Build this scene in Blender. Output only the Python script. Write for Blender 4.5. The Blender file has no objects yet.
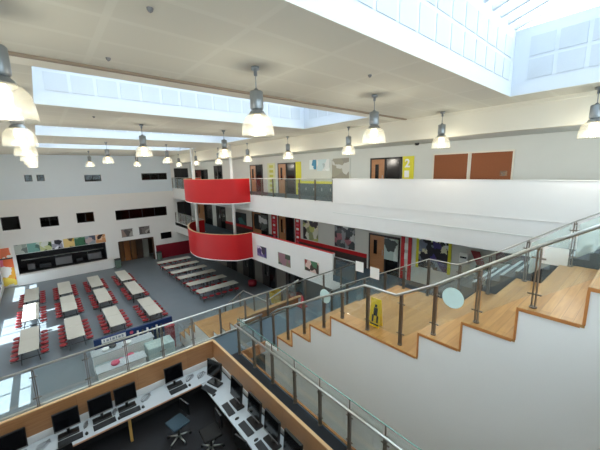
import bpy, bmesh, math, random
from mathutils import Vector, Matrix
random.seed(7)
D = bpy.data; C = bpy.context.scene.collection; SC = bpy.context.scene
PI = math.pi
# levels in metres, measured from the camera's eye height; the whole place is lifted by LIFT at the end
F0, F1, F2, CE = -8.74, -5.12, -1.50, 1.72
PITF, PITD = -6.50, -5.78
LIFT = 8.74
# ---------------------------------------------------------------- camera
cd = D.cameras.new('camera'); cam = D.objects.new('camera', cd); C.objects.link(cam); SC.camera = cam
yaw, pit, rol, FPX = math.radians(40.209), math.radians(10.159), math.radians(-1.25), 303.76
fw = Vector((math.sin(yaw)*math.cos(pit), math.cos(yaw)*math.cos(pit), -math.sin(pit)))
rt = Vector((math.cos(yaw), -math.sin(yaw), 0)); up = rt.cross(fw)
r2 = math.cos(rol)*rt + math.sin(rol)*up; u2 = -math.sin(rol)*rt + math.cos(rol)*up
cam.matrix_world = Matrix((( r2.x, u2.x, -fw.x, 0), (r2.y, u2.y, -fw.y, 0), (r2.z, u2.z, -fw.z, 0), (0, 0, 0, 1)))
cd.sensor_width = 36; cd.lens = FPX/600*36; cd.clip_start = .05; cd.clip_end = 200
# ---------------------------------------------------------------- world, sun, exposure
SC.view_settings.view_transform = 'Standard'; SC.view_settings.look = 'None'
SC.view_settings.gamma = 1; SC.view_settings.use_curve_mapping = False
SC.view_settings.exposure = 1.55
w = D.worlds.new('sky'); SC.world = w; w.use_nodes = True
nt = w.node_tree; nt.nodes.clear()
bg = nt.nodes.new('ShaderNodeBackground'); ow = nt.nodes.new('ShaderNodeOutputWorld')
bg.inputs['Color'].default_value = (.89, .955, 1, 1); bg.inputs['Strength'].default_value = 2.75
nt.links.new(bg.outputs[0], ow.inputs[0])
sd = D.lights.new('sun', 'SUN'); sd.energy = 12; sd.angle = math.radians(.6); sd.color = (1, .97, .92)
sun = D.objects.new('sun', sd); C.objects.link(sun)
el = math.radians(36)
sun.rotation_euler = Vector((-math.cos(el), 0, math.sin(el))).to_track_quat('Z', 'Y').to_euler()
def portal(loc, sx, sy, direction):
    l = D.lights.new('sky_portal', 'AREA'); l.shape = 'RECTANGLE'; l.size = sx; l.size_y = sy
    l.cycles.is_portal = True
    o = D.objects.new('sky_portal', l); C.objects.link(o); o.location = loc
    o.rotation_euler = Vector(direction).to_track_quat('-Z', 'Y').to_euler()
WELLS = [(-.65, 2.72), (6.67, 10.0), (14.1, 17.4), (21.5, 24.8)]
WX = [(.15, 9.36), (.15, 8.8), (.15, 8.8), (.15, 8.8)]
for (a, b), (x0, x1) in zip(WELLS, WX): portal(((x0+x1)/2, (a+b)/2, 4.0), x1-x0, b-a+.2, (0, 0, -1))
LWIN = [(14.9, 17.6, .5, 1.5), (21.5, 25.4, .3, 2.4), (28.7, 32.4, .45, 1.6)]
for a, b, z0, z1 in LWIN: portal((-3.45, (a+b)/2, F0+(z0+z1)/2), z1-z0, b-a, (1, 0, 0))
FILLWIN = [(-2.6, 3.2, -.9, 1.2), (4.0, 9.6, -.9, 1.2)]  # unseen windows added behind the camera for fill light
for a, b, z0, z1 in FILLWIN: portal(((a+b)/2, -3.7, (z0+z1)/2), b-a, z1-z0, (0, 1, 0))
try:
    SC.cycles.use_denoising = True; SC.cycles.denoiser = 'OPENIMAGEDENOISE'
    SC.cycles.max_bounces = 14; SC.cycles.diffuse_bounces = 7; SC.cycles.glossy_bounces = 4
    SC.cycles.transparent_max_bounces = 24; SC.cycles.transmission_bounces = 6
    SC.cycles.sample_clamp_indirect = 8
    SC.cycles.caustics_reflective = False; SC.cycles.caustics_refractive = False
except Exception: pass

# ---------------------------------------------------------------- materials
MATS = {}
def lin(c):
    c = [v/255 for v in c]
    return tuple((v/12.92 if v <= .04045 else ((v+.055)/1.055)**2.4) for v in c) + (1,)
def base(name, col, rough=.6, metal=0, spec=.5):
    m = D.materials.new(name); m.use_nodes = True
    b = m.node_tree.nodes['Principled BSDF']
    b.inputs['Base Color'].default_value = lin(col); b.inputs['Roughness'].default_value = rough
    b.inputs['Metallic'].default_value = metal; b.inputs['Specular IOR Level'].default_value = spec
    return m, m.node_tree, b
def N(t, k, **kw):
    n = t.nodes.new(k)
    for a, v in kw.items():
        if hasattr(n, a): setattr(n, a, v)
        else: n.inputs[a].default_value = v
    return n
def paint(name, col, rough=.6, var=.06, scale=3, metal=0, bump=0, stretch=None, spec=.5):
    if name in MATS: return MATS[name]
    m, t, b = base(name, col, rough, metal, spec)
    tc = N(t, 'ShaderNodeTexCoord'); mp = N(t, 'ShaderNodeMapping')
    if stretch: mp.inputs['Scale'].default_value = stretch
    no = N(t, 'ShaderNodeTexNoise', Scale=scale, Detail=4)
    t.links.new(tc.outputs['Object'], mp.inputs[0]); t.links.new(mp.outputs[0], no.inputs[0])
    mx = N(t, 'ShaderNodeMix', data_type='RGBA')
    c = lin(col); mx.inputs['A'].default_value = tuple(v*(1-var) for v in c[:3])+(1,)
    mx.inputs['B'].default_value = tuple(min(1, v*(1+var)) for v in c[:3])+(1,)
    t.links.new(no.outputs[0], mx.inputs['Factor']); t.links.new(mx.outputs['Result'], b.inputs['Base Color'])
    if bump:
        bp = N(t, 'ShaderNodeBump', Strength=bump); t.links.new(no.outputs[0], bp.inputs['Height']); t.links.new(bp.outputs[0], b.inputs['Normal'])
    MATS[name] = m; return m
def woodmat(name, c1, c2, axis='X', plank=.14, rough=.35):
    if name in MATS: return MATS[name]
    m, t, b = base(name, c1, rough)
    tc = N(t, 'ShaderNodeTexCoord'); mp = N(t, 'ShaderNodeMapping')
    mp.inputs['Rotation'].default_value = (0, 0, 0 if axis == 'X' else PI/2)
    t.links.new(tc.outputs['Object'], mp.inputs[0])
    br = N(t, 'ShaderNodeTexBrick'); br.offset = .37
    br.inputs['Scale'].default_value = 1; br.inputs['Brick Width'].default_value = 1.3; br.inputs['Row Height'].default_value = plank
    br.inputs['Mortar Size'].default_value = .0025
    br.inputs['Color1'].default_value = lin(c1); br.inputs['Color2'].default_value = lin(c2)
    br.inputs['Mortar'].default_value = tuple(v*.55 for v in lin(c1)[:3])+(1,)
    t.links.new(mp.outputs[0], br.inputs[0])
    m2 = N(t, 'ShaderNodeMapping'); m2.inputs['Scale'].default_value = (1.5, 22, 22); t.links.new(mp.outputs[0], m2.inputs[0])
    no = N(t, 'ShaderNodeTexNoise', Scale=1.6, Detail=5); t.links.new(m2.outputs[0], no.inputs[0])
    mx = N(t, 'ShaderNodeMix', data_type='RGBA', blend_type='MULTIPLY'); mx.inputs['Factor'].default_value = .5
    cr = N(t, 'ShaderNodeValToRGB'); cr.color_ramp.elements[0].position = .3; cr.color_ramp.elements[0].color = (.62, .55, .46, 1); cr.color_ramp.elements[1].color = (1, 1, 1, 1); cr.color_ramp.elements[1].position = .65
    t.links.new(no.outputs[0], cr.inputs[0]); t.links.new(br.outputs[0], mx.inputs['A']); t.links.new(cr.outputs[0], mx.inputs['B'])
    t.links.new(mx.outputs['Result'], b.inputs['Base Color'])
    MATS[name] = m; return m
def tilemat(name, col, joint, w_, h_, gap, rough=.8):
    if name in MATS: return MATS[name]
    m, t, b = base(name, col, rough)
    tc = N(t, 'ShaderNodeTexCoord'); br = N(t, 'ShaderNodeTexBrick'); br.offset = 0
    br.inputs['Scale'].default_value = 1; br.inputs['Brick Width'].default_value = w_; br.inputs['Row Height'].default_value = h_
    br.inputs['Mortar Size'].default_value = gap; br.inputs['Color1'].default_value = lin(col)
    br.inputs['Color2'].default_value = tuple(v*.96 for v in lin(col)[:3])+(1,); br.inputs['Mortar'].default_value = lin(joint); br.inputs['Mortar Smooth'].default_value = .3
    t.links.new(tc.outputs['Object'], br.inputs[0]); t.links.new(br.outputs[0], b.inputs['Base Color'])
    MATS[name] = m; return m
def artmat(name, cols, scale=3.0, seed=0, kind='F1'):
    if name in MATS: return MATS[name]
    m, t, b = base(name, cols[0], .5)
    tc = N(t, 'ShaderNodeTexCoord'); mp = N(t, 'ShaderNodeMapping'); mp.inputs['Location'].default_value = (seed*1.7, seed*2.3, seed*.9)
    no = N(t, 'ShaderNodeTexNoise', Scale=scale*1.3, Detail=3); t.links.new(tc.outputs['Object'], mp.inputs[0]); t.links.new(mp.outputs[0], no.inputs[0])
    v = N(t, 'ShaderNodeTexVoronoi', Scale=scale); mx = N(t, 'ShaderNodeMix', data_type='RGBA'); mx.inputs['Factor'].default_value = .25
    t.links.new(mp.outputs[0], mx.inputs['A']); t.links.new(no.outputs['Color'], mx.inputs['B']); t.links.new(mx.outputs['Result'], v.inputs['Vector'])
    sp = N(t, 'ShaderNodeSeparateColor'); t.links.new(v.outputs['Color'], sp.inputs[0])
    cr = N(t, 'ShaderNodeValToRGB'); cr.color_ramp.interpolation = 'CONSTANT'; e = cr.color_ramp.elements
    e[0].position = 0; e[0].color = lin(cols[0]); e[1].position = 1/len(cols); e[1].color = lin(cols[1])
    for i in range(2, len(cols)): x = e.new(i/len(cols)); x.color = lin(cols[i])
    t.links.new(sp.outputs[0], cr.inputs[0]); t.links.new(cr.outputs[0], b.inputs['Base Color'])
    MATS[name] = m; return m
def glassmat(name, tint, refl=1.0, painted_haze=0.0):
    if name in MATS: return MATS[name]
    m = D.materials.new(name); m.use_nodes = True; t = m.node_tree; t.nodes.clear()
    out = N(t, 'ShaderNodeOutputMaterial'); tr = N(t, 'ShaderNodeBsdfTransparent'); tr.inputs[0].default_value = tint+(1,)
    gl = N(t, 'ShaderNodeBsdfGlossy'); gl.inputs['Roughness'].default_value = .02; gl.inputs[0].default_value = (1, 1, 1, 1)
    fr = N(t, 'ShaderNodeLayerWeight'); fr.inputs[0].default_value = .5; pw = N(t, 'ShaderNodeMath', operation='POWER'); pw.inputs[1].default_value = 5
    mu = N(t, 'ShaderNodeMath', operation='MULTIPLY_ADD'); mu.inputs[1].default_value = .9*refl; mu.inputs[2].default_value = .045*refl
    t.links.new(fr.outputs['Facing'], pw.inputs[0]); t.links.new(pw.outputs[0], mu.inputs[0]); ms = N(t, 'ShaderNodeMixShader')
    t.links.new(mu.outputs[0], ms.inputs[0]); t.links.new(tr.outputs[0], ms.inputs[1]); t.links.new(gl.outputs[0], ms.inputs[2])
    last = ms
    if painted_haze:
        df = N(t, 'ShaderNodeBsdfDiffuse'); df.inputs[0].default_value = (.75, .9, .88, 1)  # pale diffuse share painted in for bright reflections in the pane
        m2 = N(t, 'ShaderNodeMixShader'); m2.inputs[0].default_value = painted_haze
        t.links.new(ms.outputs[0], m2.inputs[1]); t.links.new(df.outputs[0], m2.inputs[2]); last = m2
    t.links.new(last.outputs[0], out.inputs[0]); MATS[name] = m; return m
def glow(name, col, s):
    if name in MATS: return MATS[name]
    m = D.materials.new(name); m.use_nodes = True; t = m.node_tree; t.nodes.clear()
    out = N(t, 'ShaderNodeOutputMaterial'); e = N(t, 'ShaderNodeEmission'); e.inputs[0].default_value = lin(col); e.inputs[1].default_value = s
    t.links.new(e.outputs[0], out.inputs[0]); MATS[name] = m; return m
WHITE = paint('white_wall', (234, 233, 230), .55, .02, 1.5)
WELLW = paint('white_well', (206, 212, 219), .6, .01, 1)
WELLP = paint('acoustic_panel', (194, 200, 206), .8, .03, 30)
CREAM = paint('cream_beam', (226, 222, 208), .6, .02, 1)
GREYW = paint('grey_wall', (214, 217, 212), .6, .03, 2)
CEIL = tilemat('ceiling_tile', (210, 207, 194), (213, 210.5, 198), 1.4, .75, .05)
GROOVE = paint('brown_groove', (146, 130, 112), .7)
CARPET0 = paint('hall_floor', (112, 122, 130), .38, .10, 1.2, bump=.02)
CARPET1 = paint('blue_carpet', (74, 90, 100), .9, .15, 40)
CARPETB = paint('black_carpet', (38, 38, 41), .95, .3, 60)
STRIPB = paint('black_strip', (24, 28, 34), .9, .3, 30)
OAK = woodmat('oak_tread', (186, 142, 84), (166, 122, 66), 'X', .11)
OAKE = paint('oak_edge', (186, 122, 66), .4, .15, 20)
OAKP = woodmat('oak_panel', (176, 128, 86), (166, 118, 78), 'X', .9, .4)
OAKC = paint('oak_cap', (208, 170, 124), .4, .1, 20)
STEEL = paint('steel', (196, 198, 194), .38, .05, 20, metal=1)
STEELD = paint('steel_post', (128, 120, 110), .35, .05, 20, metal=.7)
GLASS = glassmat('balustrade_glass', (.955, .985, .978), 1.1, .022)
GEDGE = paint('green_glass_edge', (128, 170, 160), .2)
DARKG = glassmat('window_glass', (.55, .58, .58), .35)
ROOFG = glassmat('roof_glass', (.9, .95, .97), .8)
FROST = paint('frosted_disc', (215, 240, 236), .4, .03, 20)
RED = paint('red_panel', (192, 12, 20), .5, .06, 1.5)
REDD = paint('red_dado', (196, 24, 34), .45, .05, 4)
REDS = paint('red_seat', (150, 26, 36), .35, .08, 8)
MAROON = paint('maroon_slats', (140, 20, 40), .5, .1, 6)
TOP = paint('table_top', (200, 198, 188), .35, .03, 5)
DARK = paint('dark_grey', (52, 54, 57), .6, .1, 10)
BLACK = paint('black_plastic', (20, 21, 23), .35, .15, 20)
SCREEN = paint('dark_screen', (12, 13, 16), .12, .1, 5)
SILVER = paint('silver_bezel', (120, 120, 122), .4, .05, 20)
DESK = paint('white_desk', (186, 194, 200), .4, .03, 6)
DOORW = woodmat('door_wood', (190, 136, 92), (178, 124, 82), 'Y', .5)
DOORD = paint('door_frame_dark', (44, 42, 42), .5)
YEL = paint('yellow_panel', (222, 214, 40), .5, .05, 6)
YELS = paint('yellow_sign', (244, 206, 20), .4, .04, 6)
BOARD = paint('brown_board', (142, 84, 50), .8, .08, 30)
BOARDF = paint('board_frame', (226, 220, 206), .5)
LOCK = paint('locker_grey', (66, 84, 88), .45, .08, 6)
BLUE = paint('navy_panel', (22, 52, 104), .4, .08, 5)
PAPER = paint('white_paper', (240, 242, 240), .6, .02, 5)
PINK = paint('pink', (214, 90, 120), .5)
BLACK2 = paint('black_fabric', (12, 12, 14), .8, .2, 30)
CHAIRB = paint('blue_grey_fabric', (48, 68, 80), .9, .15, 40)
BALLAST = paint('ballast_metal', (148, 154, 158), .35, .06, 10, metal=.6)
BULB = glow('lamp_bulb', (255, 222, 160), 2.2)
CARPET2 = paint('stair_carpet', (48, 60, 68), .9, .15, 40)
NOSE = paint('stair_nosing', (170, 182, 186), .5)
def shade_mat():
    m = D.materials.new('acrylic_shade'); m.use_nodes = True; t = m.node_tree; t.nodes.clear()
    out = N(t, 'ShaderNodeOutputMaterial'); tr = N(t, 'ShaderNodeBsdfTransparent'); tl = N(t, 'ShaderNodeBsdfTranslucent'); df = N(t, 'ShaderNodeBsdfGlossy')
    tr.inputs[0].default_value = (.95, .97, .95, 1); tl.inputs[0].default_value = (.8, .76, .66, 1); df.inputs['Roughness'].default_value = .25
    tc = N(t, 'ShaderNodeTexCoord'); wv = N(t, 'ShaderNodeTexWave', Scale=14); t.links.new(tc.outputs['Object'], wv.inputs[0])
    a = N(t, 'ShaderNodeMixShader'); a.inputs[0].default_value = .07; b = N(t, 'ShaderNodeMixShader')
    ml = N(t, 'ShaderNodeMath', operation='MULTIPLY_ADD'); ml.inputs[1].default_value = .12; ml.inputs[2].default_value = .08
    t.links.new(wv.outputs['Fac'], ml.inputs[0]); t.links.new(ml.outputs[0], b.inputs[0])
    t.links.new(tr.outputs[0], a.inputs[1]); t.links.new(tl.outputs[0], a.inputs[2])
    t.links.new(a.outputs[0], b.inputs[1]); t.links.new(df.outputs[0], b.inputs[2]); t.links.new(b.outputs[0], out.inputs[0])
    return m
SHADE = shade_mat()

# ---------------------------------------------------------------- mesh builder
class MB:
    def __init__(s): s.bm = bmesh.new()
    def box(s, x0, x1, y0, y1, z0, z1, bev=0, rot=None, piv=None):
        if x0 > x1: x0, x1 = x1, x0
        if y0 > y1: y0, y1 = y1, y0
        if z0 > z1: z0, z1 = z1, z0
        r = bmesh.ops.create_cube(s.bm, size=1)['verts']
        for v in r:
            v.co = Vector(((x0+x1)/2+v.co.x*(x1-x0), (y0+y1)/2+v.co.y*(y1-y0), (z0+z1)/2+v.co.z*(z1-z0)))
        if rot is not None: bmesh.ops.rotate(s.bm, verts=r, cent=piv or Vector(((x0+x1)/2, (y0+y1)/2, (z0+z1)/2)), matrix=rot)
        if bev:
            es = list({e for v in r for e in v.link_edges})
            bmesh.ops.bevel(s.bm, geom=es, offset=bev, segments=2, profile=.5, affect='EDGES')
        return s
    def tube(s, pts, r, n=10, taper=None):
        pts = [Vector(p) for p in pts]; rings = []
        for i, p in enumerate(pts):
            d = (pts[min(i+1, len(pts)-1)]-pts[max(i-1, 0)]).normalized()
            a = d.orthogonal().normalized() if abs(d.z) > .95 else d.cross(Vector((0, 0, 1))).normalized()
            b = d.cross(a); rr = r if taper is None else r+(taper-r)*i/(len(pts)-1)
            rings.append([s.bm.verts.new(p+rr*(math.cos(2*PI*k/n)*a+math.sin(2*PI*k/n)*b)) for k in range(n)])
        for A, B in zip(rings, rings[1:]):
            for k in range(n):
                f = s.bm.faces.new((A[k], A[(k+1) % n], B[(k+1) % n], B[k])); f.smooth = True
        s.bm.faces.new(rings[0][::-1]); s.bm.faces.new(rings[-1]); return s
    def lathe(s, prof, c=(0, 0, 0), n=24, close=False):
        c = Vector(c); rings = []
        for r, z in prof:
            rings.append([s.bm.verts.new(c+Vector((r*math.cos(2*PI*k/n), r*math.sin(2*PI*k/n), z))) for k in range(n)])
        for A, B in zip(rings, rings[1:]):
            for k in range(n):
                f = s.bm.faces.new((A[k], A[(k+1) % n], B[(k+1) % n], B[k])); f.smooth = True
        if close: s.bm.faces.new(rings[0][::-1]); s.bm.faces.new(rings[-1])
        return s
    def prism(s, poly, a0, a1, axis='Z'):
        def P(u, v, a): return {'Z': (u, v, a), 'X': (a, u, v), 'Y': (u, a, v)}[axis]
        A = [s.bm.verts.new(P(u, v, a0)) for u, v in poly]; B = [s.bm.verts.new(P(u, v, a1)) for u, v in poly]
        n = len(poly); s.bm.faces.new(A[::-1]); s.bm.faces.new(B)
        for k in range(n): s.bm.faces.new((A[k], A[(k+1) % n], B[(k+1) % n], B[k]))
        return s
    def band(s, poly, z0, z1, th):          # curved wall following an open plan polyline
        n = len(poly); P = [Vector((x, y)) for x, y in poly]; off = []
        for i in range(n):
            d = (P[min(i+1, n-1)]-P[max(i-1, 0)]).normalized(); off.append(P[i]+Vector((-d.y, d.x))*th)
        V = [[s.bm.verts.new((p.x, p.y, z)) for p in L] for L in (P, off) for z in (z0, z1)]
        for i in range(n-1):
            for a, b in ((0, 1), (1, 3), (3, 2), (2, 0)):
                f = s.bm.faces.new((V[a][i], V[a][i+1], V[b][i+1], V[b][i])); f.smooth = False
        for i in (0, n-1): s.bm.faces.new((V[0][i], V[1][i], V[3][i], V[2][i]))
        return s
    def build(s, name, mat, parent=None, loc=None, kind=None):
        me = D.meshes.new(name); bmesh.ops.recalc_face_normals(s.bm, faces=s.bm.faces[:])
        o = D.objects.new(name, me); C.objects.link(o)
        off = Vector(loc) if loc is not None else Vector((0, 0, 0))
        if parent is not None: off = wloc(parent); o.parent = parent
        elif loc is not None: o.location = loc
        else:
            cs = [v.co for v in s.bm.verts]
            off = Vector(((min(c.x for c in cs)+max(c.x for c in cs))/2, (min(c.y for c in cs)+max(c.y for c in cs))/2, min(c.z for c in cs))); o.location = off
        for v in s.bm.verts: v.co -= off
        s.bm.to_mesh(me); s.bm.free(); me.materials.append(mat)
        if kind: o['kind'] = kind
        return o
def wloc(o):
    v = Vector(o.location)
    while o.parent is not None: o = o.parent; v += Vector(o.location)
    return v
def thing(name, label, cat, loc=(0, 0, 0), group=None):
    o = D.objects.new(name, None); C.objects.link(o); o.location = loc; o.empty_display_size = .2
    o['label'] = label; o['category'] = cat
    if group: o['group'] = group
    return o
def tag(o, label, cat, group=None):
    o['label'] = label; o['category'] = cat
    if group: o['group'] = group
    return o
def struct(name, mb, mat, parent=None):
    o = mb.build(name, mat, parent)
    if parent is None: o['kind'] = 'structure'
    return o
def copy_tree(o, parent=None):
    c = o.copy(); C.objects.link(c)
    if parent is not None: c.parent = parent
    for ch in list(o.children): copy_tree(ch, c)
    return c
def wall(mb, axis, p0, p1, u0, u1, z0, z1, holes):
    us = sorted({u0, u1, *[h[0] for h in holes], *[h[1] for h in holes]}); us = [u for u in us if u0 <= u <= u1]
    for a, b in zip(us, us[1:]):
        m = (a+b)/2; hs = sorted([(h[2], h[3]) for h in holes if h[0] < m < h[1]]); z = z0
        for h0, h1 in hs+[(z1, z1)]:
            if h0 > z+1e-6:
                if axis == 'Y': mb.box(a, b, p0, p1, z, h0)
                else: mb.box(p0, p1, a, b, z, h0)
            z = h1
    return mb

# ================================================================ LARGE STRUCTURE
struct('floor', MB().box(-3.4, 14, -3.9, 36.3, F0-.2, F0), CARPET0)
YF = 33.0
# far wall with its windows, serving hatch and doorway
HL = [(-2.67, -1.6, -4.17, -3.1), (-.36, .85, -4.2, -3.38), (2.12, 3.4, -4.17, -3.27), (5.1, 9.75, -4.28, -3.35)]
HU = [(-.85, -.38, -.4, .12), (-.1, .39, -.4, .12), (3.1, 4.35, -.56, .02), (7.7, 10.1, -.6, .06)]
KIT = (-2.2, 4.0, -7.9, -6.22); DOORH = (5.05, 8.12, F0, -6.42)
GAL = [(10.8, 12.3, -3.6+0, -3.05)]
struct('wall_far', wall(MB(), 'Y', YF, YF+.3, -3.4, 14, F0, 2.2, HL+HU+[KIT, DOORH]), WHITE)
mb = MB(); mb.box(-3.4, 10.5, YF-.06, YF, -1.98, -1.78)
struct('trim_1', mb, WHITE)
struct('wall_far_upper', wall(MB(), 'Y', YF-.03, YF-.002, -3.2, 10.5, -1.78, CE-.002, HU), paint('pale_blue_tint', (218, 230, 238), .6, .02, 1))  # thin separate layer, tinted bluer than the wall below it
struct('trim_2', MB().box(-2.36, 4.35, YF-.22, YF, F0, -7.93), WHITE)
mb = MB(); mb.box(-3.4, 14, 36, 36.3, F0, 2.2); mb.box(-3.4, 14, YF+.3, 36, -4.9, -4.7); mb.box(-3.4, 14, YF+.3, 36, -1.9, -1.7); mb.box(13.7, 14, YF+.3, 36, F0, 2.2); mb.box(-3.4, 14, YF+.3, 36.3, 1.9, 2.2); mb.box(-3.4, -3.2, YF+.3, 36, F0, 2.2)
struct('wall_back_rooms', mb, paint('back_room', (84, 66, 52), .8, .3, 1.5))
# left, near and right walls
struct('wall_left', wall(MB(), 'X', -3.4, -3.2, -3.9, YF, F0, 2.2, [(a, b, F0+z0, F0+z1) for a, b, z0, z1 in LWIN]), WHITE)
struct('wall_near', wall(MB(), 'Y', -3.6, -3.4, -3.4, 14, F0, 2.2, FILLWIN), WHITE)
struct('wall_right', wall(MB(), 'X', 12.5, 12.7, -3.4, YF, F0, 1.3, []), GREYW)
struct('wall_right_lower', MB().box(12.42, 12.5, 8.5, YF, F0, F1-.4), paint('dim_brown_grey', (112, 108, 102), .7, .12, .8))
# glazing of the left windows and the added near windows
k = 0
for a, b, z0, z1 in LWIN:
    k += 1; z0 += F0; z1 += F0
    fr = MB(); t_ = .05
    fr.box(-3.38, -3.24, a, a+t_, z0, z1).box(-3.38, -3.24, b-t_, b, z0, z1).box(-3.38, -3.24, a, b, z0, z0+t_).box(-3.38, -3.24, a, b, z1-t_, z1)
    n = max(1, round((b-a)/1.35))
    for i in range(1, n): y = a+(b-a)*i/n; fr.box(-3.37, -3.25, y-.05, y+.05, z0, z1)
    zz = z0+(z1-z0)*.55; fr.box(-3.37, -3.25, a, b, zz-.05, zz+.05)
    o = struct('window_%d' % k, fr, DARK); MB().box(-3.32, -3.305, a, b, z0, z1).build('pane', ROOFG, o)
for a, b, z0, z1 in FILLWIN:
    k += 1; fr = MB(); t_ = .06
    fr.box(a, b, -3.55, -3.45, z0, z0+t_).box(a, b, -3.55, -3.45, z1-t_, z1)
    for i in range(5): x = a+(b-a-t_)*i/4; fr.box(x, x+t_, -3.55, -3.45, z0, z1)
    o = struct('window_%d' % k, fr, DARK); MB().box(a, b, -3.51, -3.49, z0, z1).build('pane', ROOFG, o)
for a, b, z0, z1 in HL+HU:
    k += 1; fr = MB(); t_ = .045
    fr.box(a, b, YF+.05, YF+.15, z0, z0+t_).box(a, b, YF+.05, YF+.15, z1-t_, z1)
    n = 4 if b-a > 4 else (3 if b-a > 2 else (2 if b-a > 1.15 else 1))
    for i in range(n+1): x = a+(b-a-t_)*i/n; fr.box(x, x+t_, YF+.05, YF+.15, z0, z1)
    o = struct('window_%d' % k, fr, DARK); MB().box(a, b, YF+.09, YF+.11, z0, z1).build('pane', DARKG, o)
# ceiling with four rooflight openings
mb = MB(); ys = [-3.6]
prev = -3.6
for (a, b), (x0, x1) in zip(WELLS, WX):
    t0 = .012; mb.box(x0-.2, x1+.2, a-.2, a, CE, CE+t0); mb.box(x0-.2, x1+.2, b, b+.2, CE, CE+t0); mb.box(x0-.2, x0, a, b, CE, CE+t0); mb.box(x1, x1+.2, a, b, CE, CE+t0)
    a -= .2; b += .2; x0 -= .2; x1 += .2
    mb.box(-3.4, 10.6, prev, a, CE, CE+.3); mb.box(-3.4, x0, a, b, CE, CE+.3); mb.box(x1, 10.6, a, b, CE, CE+.3); prev = b
mb.box(-3.4, 10.6, prev, YF, CE, CE+.3)
struct('ceiling', mb, CEIL)
mb = MB()
for y in (6.08,): mb.box(-3.2, 10.2, y, y+.09, CE-.035, CE+.01)
struct('trim_3', mb, GROOVE)
struct('trim_4', MB().box(-3.2, 10.2, 6.17, 6.6, CE-.02, CE+.01), CREAM)
struct('ceiling_gallery', MB().box(10.55, 12.7, -3.6, YF, 1.0, 1.15), GREYW)
struct('trim_beam', MB().box(10.35, 10.6, -3.4, YF, .98, CE-.05), CREAM)
struct('trim_5', MB().box(10.3, 10.36, -3.4, YF, CE-.1, CE), CREAM)
# rooflights: upstand walls, acoustic panels, sloping rafters, glass
for wi, ((a, b), (x0, x1)) in enumerate(zip(WELLS, WX)):
    zt = 3.25; k += 1
    mb = MB(); t_ = .15
    mb.box(x0-.2, x0-t_, a-.2, b+.2, CE+.013, CE+.3).box(x1+t_, x1+.2, a-.2, b+.2, CE+.013, CE+.3).box(x0-t_, x1+t_, a-.2, a-t_, CE+.013, CE+.3).box(x0-t_, x1+t_, b+t_, b+.2, CE+.013, CE+.3)
    mb.box(x0-t_, x1+t_, a-t_, a, CE+.013, zt).box(x0-t_, x1+t_, b, b+t_, CE+.013, zt).box(x0-t_, x0, a, b, CE+.013, zt).box(x1, x1+t_, a, b, CE+.013, zt)
    r = struct('window_%d' % k, mb, WELLW)
    P4 = [MB() for _ in range(4)]
    for z0 in (2.07, 2.58):
        for i in range(int((x1-x0-.3)/.55)):
            x = x0+.25+i*.55
            P4[0].box(x, x+.47, b-.012, b+.01, z0, z0+.43); P4[1].box(x, x+.47, a-.01, a+.012, z0, z0+.43)
        for i in range(5):
            y = b-.32-i*.55-.47
            if y > a+.1: P4[2].box(x1-.012, x1+.01, y, y+.47, z0, z0+.43); P4[3].box(x0-.01, x0+.012, y, y+.47, z0, z0+.43)
    for mb in P4: mb.build('acoustic_panels', WELLP, r)
    yc = (a+b)/2; zr = zt+.30*(b-a)/2; n = int((x1-x0)/.5)
    for sgn, ye in ((-1, a), (1, b)):
        mb = MB()
        for i in range(n+1):
            x = x0+.1+(x1-x0-.2)*i/n
            mb.prism([(ye, zt-.02), (yc, zr-.02), (yc, zr+.38), (ye, zt+.38)], x-.05, x+.05, 'X')
        mb.build('rafters', WELLW, r)
        mb = MB(); mb.prism([(ye+sgn*.12, zt+.36), (yc, zr+.40), (yc, zr+.42), (ye+sgn*.12, zt+.38)], x0-.1, x1+.1, 'X'); mb.build('glass_pane', ROOFG, r)
        MB().prism([(ye, zt), (ye+sgn*.15, zt), (ye+sgn*.15, zt+.4), (ye, zt+.4)], x0-.15, x1+.15, 'X').build('eaves_beam', WELLW, r)
    MB().box(x0, x1, yc-.05, yc+.05, zr-.1, zr+.4).build('ridge_beam', DARK, r)
    MB().prism([(a-.1, zt), (b+.1, zt), (b+.1, zt+.38), (yc, zr+.42), (a-.1, zt+.38)], x0-.14, x0-.02, 'X').build('gable_sun_block', WELLW, r)  # solid board added to keep the sun out of the left gable

# galleries on the right
def gallery(name, zf, zb, zones):
    mb = MB()
    for y0, y1, zlow in zones: mb.box(10.5, 10.74, y0, y1, zlow, zf-.001)
    mb.box(10.75, 12.5, zones[0][0], YF, zf-.35, zf-.01)
    return struct(name, mb, WHITE)
gallery('floor_second_gallery', F2-.02, -2.59, [(-3.4, YF, -2.59)])
struct('floor_second_finish', MB().box(10.8, 12.5, -3.4, YF, F2-.03, F2), CARPET1)
struct('floor_second_landing', MB().box(-3.2, 10.5, -3.4, -1.2, F2-.3, F2), CARPET1)
# solid white parapet of the upper gallery
mb = MB(); mb.box(10.49, 10.66, -3.4, 9.97, F2-.015, -.42); mb.box(10.48, 10.49, -3.4, 9.97, F2-.03, F2-.01)
struct('wall_parapet_upper', mb, WHITE)
struct('trim_6', MB().box(10.47, 10.69, -3.4, 9.97, -.42, -.40), WHITE)
struct('trim_7', MB().box(10.485, 10.5, -3.4, 9.97, -2.02, -1.99), GREYW)
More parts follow.
